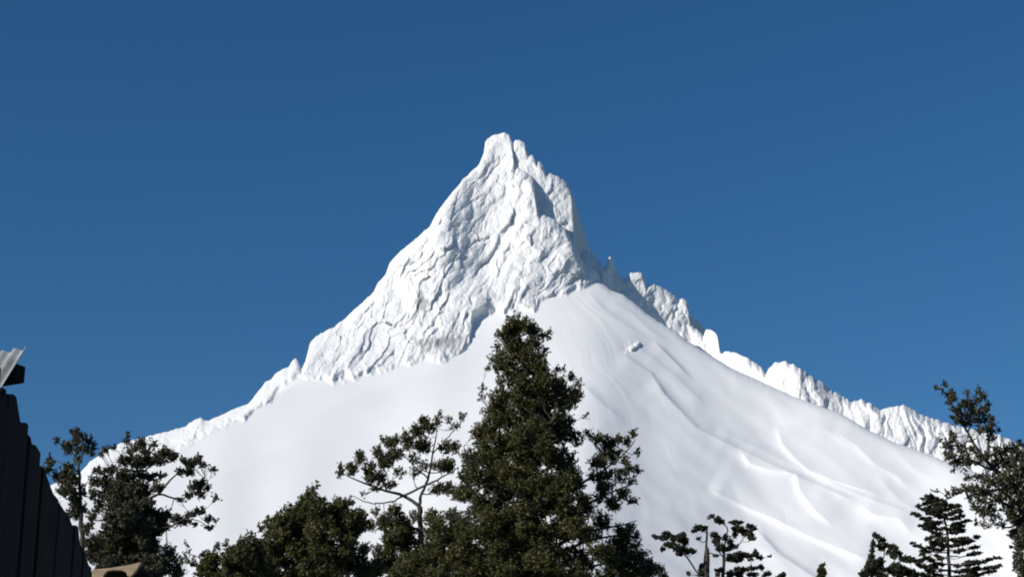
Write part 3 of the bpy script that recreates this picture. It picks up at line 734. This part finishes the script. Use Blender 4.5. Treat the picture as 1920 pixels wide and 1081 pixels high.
c9 = zc((1000, 245, 9, 5), (1000, 205, 3, 4), (1040, 265, 7, 4), (920, 180, 6, 4, .6), (890, 215, 4, 2, .6), (960, 430, 8, 6), (985, 470, 9, 6), (975, 525, 7, 5), (1220, 268, 13, 3.5), (1290, 270, 5, 3), (1230, 340, 8, 6), (1290, 360, 10, 6), (1220, 420, 5, 8, .8), (1350, 395, 9, 7), (1400, 310, 8, 4), (1450, 340, 8, 5), (1420, 420, 8, 8, .5), (1440, 475, 8, 4, .8), (1200, 575, 11, 4), (1120, 610, 10, 4), (1045, 590, 7, 9), (1090, 460, 6, 8, .6), (1160, 520, 7, 8, .6), (1010, 610, 6, 5, .7), (1180, 700, 11, 5), (1280, 680, 13, 6), (1370, 690, 10, 5), (1250, 745, 13, 5), (1160, 740, 8, 5), (1480, 680, 8, 5), (1480, 640, 2.5, 5), (1540, 715, 8, 4), (1420, 740, 6, 3, .5), (1670, 700, 4, 3, .4), (1020, 880, 10, 3.5), (1060, 870, 6, 4), (1250, 870, 8, 5), (1340, 870, 12, 4), (1440, 855, 11, 4), (1550, 835, 7, 5), (1260, 910, 10, 5), (1160, 930, 9, 8, .7), (1280, 940, 10, 5, .7), (1000, 935, 5, 4, .7), (1450, 940, 14, 4), (1640, 925, 7, 4), (1600, 950, 6, 3, .6))
make_tree("flat_topped_tree", "thin flat-topped tree with layered pads of leaves beside the thick broken trunk", D8 + 1.5,
          [(1356, 1100, 3.4), (1357, 1070, 3), (1357, 1040, 2.8), (1357, 1022, 2.2)], l9, c9, seed=88, **for_thin)
make_tree("distant_treetop", "small pointed treetop alone at the lower edge of the right snow slope", 66.0,
          [(1541, 1110, 3), (1541, 1080, 2), (1541, 1064, 1), (1541, 1058, .5)], [], [(1541, 1062, 5, 6), (1546, 1057, 3, 3, .8), (1538, 1070, 7, 7), (1544, 1072, 7, 7), (1540, 1080, 9, 7), (1540, 1092, 12, 9)], M_leaf, leaf=0.07, density=1.6, sprig=6, seed=99, twig_share=.2, per=10)
make_tree("tiny_treetop", "tiny dark treetop barely showing right of the flat-topped tree", 68.0,
          [(1467, 1110, 2.4), (1467, 1090, 1.6), (1467, 1080, .8)], [], [(1468, 1077, 8, 4), (1464, 1080, 9, 5), (1470, 1090, 10, 8), (1460, 1095, 10, 8)], M_leaf_dark, leaf=0.07, density=1.6, sprig=6, seed=98, twig_share=.2, per=10)

# layered conifer at the right
D11 = 55.0
zd = z_(1600, 890, 5.66)
tk = [(1782, 1110, 4), (1780, 1075, 3.4), (1778, 1030, 2.8), (1776, 1000, 2.3), (1768, 965, 1.6), (1757, 940, 1), (1748, 928, .6)]
Lx = [(930, 6), (945, 32), (965, 48), (985, 72), (1005, 84), (1030, 72), (1050, 90), (1085, 110)]
Rx = [(930, 6), (950, 34), (965, 46), (985, 50), (1000, 62), (1020, 62), (1040, 68), (1052, 102), (1085, 104)]
rr = np.random.RandomState(5); l11 = []; c11 = []
ty = np.array([t[1] for t in tk][::-1], float); txx = np.array([t[0] for t in tk][::-1], float)
yv = 934.0; kk = 0
while yv < 1092:
    for side in (-1, 1):
        for fb in (0.0, rr.choice([-1, 1]) * 0.7):
            y = yv + rr.rand() * 6
            x0 = np.interp(y, ty, txx); ln = np.interp(y, *np.array(Lx if side < 0 else Rx, float).T) * (0.75 + 0.3 * rr.rand()) * (1 if fb == 0 else 0.6)
            if rr.rand() < 0.12: ln *= 0.5
            rise = (-0.28 if side < 0 else -0.12) * ln + rr.normal(0, 2)
            dd = fb * ln * D11 / F
            th = 0.5 + ln * 0.012
            l11.append([(x0, y, 0, th), (x0 + side * ln * .5, y + rise * .3 + .05 * ln, dd * .5, th * .7), (x0 + side * ln, y + rise, dd, .35)])
            nC = max(2, int(ln / 8))
            for q in range(nC):
                f = (q + 0.8) / nC
                if f < 0.25 and ln > 40: continue
                if rr.rand() < 0.13: continue
                c11.append((x0 + side * ln * f, y + rise * f ** 1.6 + .05 * ln * (1 - f) + rr.normal(0, 1), 6 + 2.5 * rr.rand(), 2.4 + 1.6 * rr.rand(), 1.0, dd * f + rr.normal(0, .1)))
    yv += 8 + 0.035 * (yv - 930); kk += 1
c11 += [(1748, 930, 3, 4), (1752, 938, 8, 4), (1757, 945, 10, 5), (1760, 955, 14, 6), (1765, 966, 14, 5)]
make_tree("layered_conifer", "layered conifer with drooping tiers of branches before the right snow slope", D11, tk, l11, c11, M_leaf_dark, leaf=0.06, density=1.35, sprig=5.5, seed=111, up=0.15, per=10, flat=0.5, twig_share=0.2, twig_r=0.8)

l12 = [zd((205, 900, 0, 1.4), (215, 760, 0, 1), (220, 640, 0, .5)), zd((210, 960, 0, 1.4), (330, 860, .1, 1), (310, 700, .1, .6)), zd((215, 1040, 0, 1.6), (400, 960, 0, 1.1), (470, 860, 0, .8), (600, 890, 0, .4))]
c12 = zd((225, 630, 4, 6), (260, 660, 6, 5), (305, 685, 8, 6), (340, 740, 7, 6), (210, 730, 5, 9), (200, 800, 5, 9), (260, 740, 8, 5, .6), (300, 780, 8, 6, .7), (410, 765, 9, 6), (450, 780, 6, 6), (380, 820, 8, 6, .7), (430, 850, 9, 8), (490, 840, 5, 7), (540, 890, 10, 7), (610, 895, 9, 6), (190, 870, 7, 8), (290, 910, 7, 9), (240, 950, 10, 10), (170, 930, 6, 6), (150, 990, 7, 9), (200, 1020, 12, 10), (300, 1000, 9, 12, .8), (450, 970, 12, 8), (400, 1010, 9, 8, .8), (520, 1010, 12, 8), (480, 1050, 14, 8), (300, 1070, 14, 8), (120, 1050, 10, 8), (80, 1050, 5, 5, .7), (600, 1040, 10, 6, .8))
make_tree("ragged_conifer", "small ragged conifer leaning beside the layered conifer on its left", D11 + 4,
          [(1637, 1110, 3), (1637, 1075, 2.4), (1636, 1045, 1.8), (1636, 1020, 1.2), (1638, 1006, .7)], l12, c12, M_leaf_dark, leaf=0.06, density=1.4, sprig=6, seed=122, up=0.5, per=10, twig_share=.25)

# big leafy tree at the right edge
D13 = 38.0
ze = z_(1720, 700, 3.605)
l13 = [ze((690, 800, 0, 6), (560, 680, 0, 4.5), (470, 590, 0, 3.6), (390, 490, 0, 3), (345, 410, 0, 2.4), (300, 330, 0, 1.8), (235, 215, 0, 1.2), (170, 105, 0, .7)),
       ze((470, 590, 0, 2.4), (480, 440, .2, 2), (445, 300, .2, 1.4), (415, 130, .2, .6)), ze((345, 410, 0, 1.6), (360, 300, -.2, 1.2), (345, 170, -.2, .6)),
       ze((520, 650, 0, 2.2), (380, 600, -.2, 1.6), (250, 540, -.3, 1.1), (150, 450, -.3, .6)), ze((600, 780, 0, 2.4), (430, 790, -.2, 1.6), (300, 770, -.3, 1.1), (210, 820, -.3, .7), (130, 790, -.3, .4)),
       ze((640, 900, 0, 2.6), (540, 860, .2, 1.8), (440, 880, .2, 1), (400, 950, .2, .5)), ze((690, 700, 0, 3), (650, 600, -.4, 2), (620, 510, -.5, 1)), ze((690, 1000, 0, 2.4), (600, 1040, .1, 1.6), (480, 980, .2, .8))]
c13 = ze((135, 95, 7, 5, .9), (185, 72, 6, 6), (170, 110, 5, 5, .8), (225, 140, 12, 10), (245, 165, 10, 9), (215, 195, 7, 8), (270, 245, 11, 9), (235, 235, 5, 5, .6), (340, 135, 6, 8, .9), (335, 180, 9, 8), (300, 215, 10, 8), (365, 215, 13, 11), (415, 115, 4, 9), (410, 170, 9, 9, .9), (450, 155, 7, 9, .9), (470, 220, 9, 9), (440, 250, 12, 11), (390, 260, 13, 10, .8), (330, 280, 13, 10, .8), (275, 310, 15, 11), (330, 330, 14, 10), (400, 320, 14, 11, .8), (460, 300, 11, 10, .7), (500, 330, 9, 15), (495, 390, 9, 12), (430, 380, 11, 10, .8), (555, 378, 5, 4, .7),
        (235, 410, 11, 10, .7), (250, 440, 10, 8, .7), (150, 440, 6, 9, .4), (175, 490, 9, 10, .5), (215, 480, 12, 11, .8), (290, 490, 12, 11, .8), (215, 550, 13, 12), (260, 590, 13, 13), (310, 540, 13, 12, .8), (340, 590, 14, 12), (380, 520, 12, 11, .7), (360, 450, 7, 9, .4), (410, 590, 12, 10, .8), (460, 560, 13, 11), (500, 450, 10, 10, .7), (540, 520, 12, 14, .8), (590, 520, 14, 12), (650, 510, 16, 12), (700, 470, 8, 9), (560, 590, 18, 15), (640, 600, 22, 18), (710, 560, 16, 18), (500, 630, 14, 10, .7), (250, 650, 8, 7, .5), (310, 640, 9, 6, .3), (420, 700, 16, 12, .45), (340, 700, 14, 10, .35), (480, 720, 18, 14, .8),
        (270, 790, 14, 8, .8), (220, 820, 10, 7, .7), (130, 790, 8, 3, .7), (200, 800, 7, 4, .6), (330, 780, 14, 9, .8), (400, 780, 18, 12), (470, 800, 18, 13), (350, 830, 12, 9, .6), (430, 850, 16, 12, .8), (400, 900, 13, 14, .7), (440, 930, 15, 14, .8), (490, 900, 14, 14, .7), (520, 960, 13, 14, .6), (540, 850, 16, 14, .9), (560, 720, 20, 18), (640, 700, 22, 20), (710, 680, 18, 20), (600, 800, 20, 18), (680, 800, 22, 20), (620, 900, 18, 18), (700, 900, 22, 22), (640, 970, 15, 16), (700, 1000, 20, 22), (560, 1010, 14, 10, .5), (470, 1020, 12, 9, .5), (400, 1000, 10, 9, .4), (660, 1080, 14, 18), (710, 1110, 18, 20), (680, 1180, 14, 18), (700, 1260, 16, 20), (720, 1330, 16, 20), (650, 1300, 8, 12, .5))
c13 += [(x, y, 22, 20) for x in (1935, 1965) for y in range(850, 1090, 34)]
make_tree("leaning_tree", "tall leafy tree at the right edge with a crooked leader bent against the sky", D13,
          [(1935, 1120, 9), (1930, 1040, 8.5), (1922, 980, 8), (1911, 922, 6.5)], l13, c13, M_leaf_grey, leaf=0.05, density=1.0, sprig=11, seed=131, up=0.55, per=12, twig_share=.3, depth_spread=0.3, tint_shift=-0.02)

# ------------------------------------------------------------------ plank fence at the left
def prism(name, poly, y0, y1, mat, parent, origin, ex, ey, ez):
    """polygon in the (ex, ez) plane extruded along ey between y0 and y1, with slightly rough corners"""
    poly = np.asarray(poly, float); n = len(poly)
    ex, ey, ez = (np.asarray(a, float) for a in (ex, ey, ez))
    v = []
    for y in (y0, y1):
        for a, b in poly: v.append(ex * a + ey * y + ez * b)
    v = np.array(v)
    me = bpy.data.meshes.new(name)
    f = [list(range(n))[::-1], [n + i for i in range(n)]] + [[i, (i + 1) % n, n + (i + 1) % n, n + i] for i in range(n)]
    me.from_pydata([tuple(q) for q in v], [], f)
    me.materials.append(mat); me.update()
    import bmesh
    bm = bmesh.new(); bm.from_mesh(me); bmesh.ops.recalc_face_normals(bm, faces=bm.faces)
    bmesh.ops.bevel(bm, geom=list(bm.edges), offset=0.004, segments=1, affect='EDGES', clamp_overlap=True)
    bm.to_mesh(me); bm.free()
    o = bpy.data.objects.new(name, me); scene.collection.objects.link(o); o.parent = parent
    o.location = origin
    return o

FZ = 2.30                                            # top of the planks, from their usual height
a0, b0 = ray(10, 735); a1, b1 = ray(173, 1081)
d0 = (FZ - CAM_Z) / b0; d1 = (FZ - CAM_Z) / b1
P0 = np.array([a0 * d0, d0]); P1 = np.array([a1 * d1, d1])
fu = (P1 - P0) / np.linalg.norm(P1 - P0)             # along the fence, away from the viewer
fn = np.array([fu[1], -fu[0]])                       # towards the path on its right
def on_fence(px, py):
    """distance along the fence where a pixel column meets it"""
    a = float(ray(px, py)[0])
    # P0 + s*fu = (a*Y, Y)
    return float((a * P0[1] - P0[0]) / (fu[0] - a * fu[1]))
def top_at(px, py):
    s_ = on_fence(px, py); Y = P0[1] + s_ * fu[1]
    return float(CAM_Z + ray(px, py)[1] * Y)
fence = empty("plank_fence", (P0[0], P0[1], 0), "dark weathered fence of tall rough vertical planks at the left edge", "fence")
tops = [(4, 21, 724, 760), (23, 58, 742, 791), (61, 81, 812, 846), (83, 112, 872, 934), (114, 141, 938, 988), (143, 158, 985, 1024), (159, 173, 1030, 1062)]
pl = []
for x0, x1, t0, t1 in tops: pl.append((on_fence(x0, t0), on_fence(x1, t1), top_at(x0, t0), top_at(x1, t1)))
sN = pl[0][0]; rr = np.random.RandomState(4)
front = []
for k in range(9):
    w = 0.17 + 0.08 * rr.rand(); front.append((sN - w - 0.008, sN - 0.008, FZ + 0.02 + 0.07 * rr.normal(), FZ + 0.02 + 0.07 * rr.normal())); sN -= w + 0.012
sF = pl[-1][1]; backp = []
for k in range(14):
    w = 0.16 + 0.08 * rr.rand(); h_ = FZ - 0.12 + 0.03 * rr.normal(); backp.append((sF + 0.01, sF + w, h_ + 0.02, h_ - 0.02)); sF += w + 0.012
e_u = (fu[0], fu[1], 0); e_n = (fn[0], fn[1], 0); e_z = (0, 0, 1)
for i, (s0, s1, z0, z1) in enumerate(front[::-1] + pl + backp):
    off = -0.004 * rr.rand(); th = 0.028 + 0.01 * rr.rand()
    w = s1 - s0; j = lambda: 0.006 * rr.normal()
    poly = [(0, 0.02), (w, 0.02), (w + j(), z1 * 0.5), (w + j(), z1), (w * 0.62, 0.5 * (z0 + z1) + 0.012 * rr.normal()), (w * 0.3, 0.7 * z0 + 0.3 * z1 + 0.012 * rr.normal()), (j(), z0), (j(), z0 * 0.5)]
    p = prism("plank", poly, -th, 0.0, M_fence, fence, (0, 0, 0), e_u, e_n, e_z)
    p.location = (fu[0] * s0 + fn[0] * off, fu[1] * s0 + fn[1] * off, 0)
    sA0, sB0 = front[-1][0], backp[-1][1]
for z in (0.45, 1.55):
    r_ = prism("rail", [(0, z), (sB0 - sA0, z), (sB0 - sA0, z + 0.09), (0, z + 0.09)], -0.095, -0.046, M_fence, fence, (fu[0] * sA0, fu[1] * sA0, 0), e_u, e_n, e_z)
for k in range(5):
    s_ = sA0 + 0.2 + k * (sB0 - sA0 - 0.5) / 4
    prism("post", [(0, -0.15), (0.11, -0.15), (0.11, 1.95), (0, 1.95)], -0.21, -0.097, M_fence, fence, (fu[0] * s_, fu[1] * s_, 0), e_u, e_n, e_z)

# ------------------------------------------------------------------ shed with a steep corrugated roof behind the fence
SD = 9.0
K = at(54, 655, SD)                                  # ridge end at the right gable
rdir = np.array([-0.89, 0.456, 0.0])                 # ridge runs away to the left
down = np.array([-0.456, -0.89, 0.0])                # horizontal direction of the near slope
SL = R(58); LEN = 3.2; RUN = 1.9
shed = empty("shed", (K[0], K[1], 0), "shed behind the fence with a steep corrugated metal roof corner at upper left", "shed")
def sheet(sgn, parent):
    dn = down * sgn * math.cos(SL) + np.array([0, 0, -math.sin(SL)])
    nr_ = np.cross(rdir, dn) * (1 if sgn > 0 else -1); nr_ = nr_ / np.linalg.norm(nr_)
    if nr_[2] < 0: nr_ = -nr_
    nu = 380; u = np.linspace(0, LEN, nu); w = np.array([0, 0.02, RUN])
    wave = 0.011 * np.cos(u / 0.076 * 2 * np.pi)
    V = []
    for t in (0, 1):
        for ww in w:
            V.append(rdir[None] * u[:, None] + dn[None] * ww + nr_[None] * (wave[:, None] - 0.004 * t + 0.012))
    V = np.concatenate(V)
    q = []
    def quad(a, b, c, d): q.extend([a, b, c, d])
    nw = len(w)
    for t in (0, 1):
        for j in range(nw - 1):
            for i in range(nu - 1):
                a = (t * nw + j) * nu + i
                quad(a, a + 1, a + nu + 1, a + nu) if t == 0 else quad(a, a + nu, a + nu + 1, a + 1)
    for j in range(nw - 1):
        for i in (0, nu - 1):
            a = j * nu + i; b = (nw + j) * nu + i; quad(a, b, b + nu, a + nu)
    o = mesh_arrays("roof_sheet", V + np.array([0, 0, K[2]]), q, 4, M_metal, parent)
    return o
sheet(1, shed)
# ridge beam just below the apex, its end showing under the sheet
bz = K[2] - 0.055
prism("ridge_beam", [(0.085, bz - 0.085), (LEN, bz - 0.085), (LEN, bz), (0.085, bz)], -0.085, -0.005, M_wood_dark, shed, (0, 0, 0), rdir, down, e_z)
eave = K[2] - 1.55 * math.sin(SL); hw = 1.55 * math.cos(SL)
for k in range(13):
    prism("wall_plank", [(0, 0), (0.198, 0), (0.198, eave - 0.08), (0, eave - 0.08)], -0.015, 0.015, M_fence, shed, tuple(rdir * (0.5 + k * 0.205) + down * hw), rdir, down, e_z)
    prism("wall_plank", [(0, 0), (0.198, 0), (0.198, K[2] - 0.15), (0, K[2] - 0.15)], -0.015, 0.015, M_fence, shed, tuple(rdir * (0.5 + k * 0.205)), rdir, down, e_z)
for end in (0.5, 0.5 + 13 * 0.205):
    for k in range(5):
        w0 = 0.03 + k * (hw - 0.06) / 5; w1 = w0 + (hw - 0.06) / 5 - 0.008
        tz = lambda w: K[2] - 0.10 - w * math.tan(SL)
        prism("gable_plank", [(w0, 0), (w1, 0), (w1, tz(w1)), (w0, tz(w0))], -0.014, 0.014, M_fence, shed, tuple(rdir * end), down, rdir, e_z)

# ------------------------------------------------------------------ little wooden shelter at the lower left
HD = 17.0
def hp(px, py): return at(px, py, HD)
o0 = hp(220, 1081)
shel = empty("wooden_shelter", (o0[0], o0[1], 0), "pale tan wooden roof board of a low shelter beside the fence's far end", "shelter")
def loc2(px, py):
    q = hp(px, py); return (q[0] - o0[0], q[2])
ex = (1, 0, 0); ey = (0, 1, 0)
arch = [loc2(174, 1068), loc2(205, 1065), loc2(240, 1060), loc2(266, 1054), loc2(258, 1068), loc2(246, 1082), loc2(240, 1080), loc2(238, 1073), loc2(230, 1069.5), loc2(212, 1069.5), loc2(202, 1071), loc2(196, 1078), loc2(193, 1092), loc2(174, 1092)]
prism("gable_board", arch[::-1], -0.03, 0.03, M_wood_tan, shel, (0, 0, 0), ex, ey, e_z)
w0 = loc2(174, 1070); w1 = loc2(262, 1060)
rb = 2.0
V = np.array([[w0[0], 0.04, w0[1]], [w1[0] + .02, 0.04, w1[1]], [w1[0] + .02, rb, w1[1] + .04], [w0[0], rb, w0[1] + .04]])
V = np.vstack([V, V - np.array([0, 0, 0.03])])
mesh_arrays("roof", V, [0, 1, 2, 3, 7, 6, 5, 4, 0, 4, 5, 1, 1, 5, 6, 2, 2, 6, 7, 3, 3, 7, 4, 0], 4, M_wood_dark, shel, smooth=False)
wl_ = w0[0] + 0.03; wr_ = loc2(244, 1080)[0]; zt = loc2(200, 1074)[1]
for k in range(5):
    x0 = wl_ + k * (wr_ - wl_) / 5
    prism("back_plank", [(x0, 0), (x0 + (wr_ - wl_) / 5 - 0.008, 0), (x0 + (wr_ - wl_) / 5 - 0.008, zt), (x0, zt)], 0.5, 0.53, M_wood_dark, shel, (0, 0, 0), ex, ey, e_z)
for x in (wl_, wr_ - 0.06):
    for y in (0.035, 1.8):
        prism("post", [(x, -0.1), (x + 0.06, -0.1), (x + 0.06, zt - 0.02), (x, zt - 0.02)], y, y + 0.06, M_wood_dark, shel, (0, 0, 0), ex, ey, e_z)
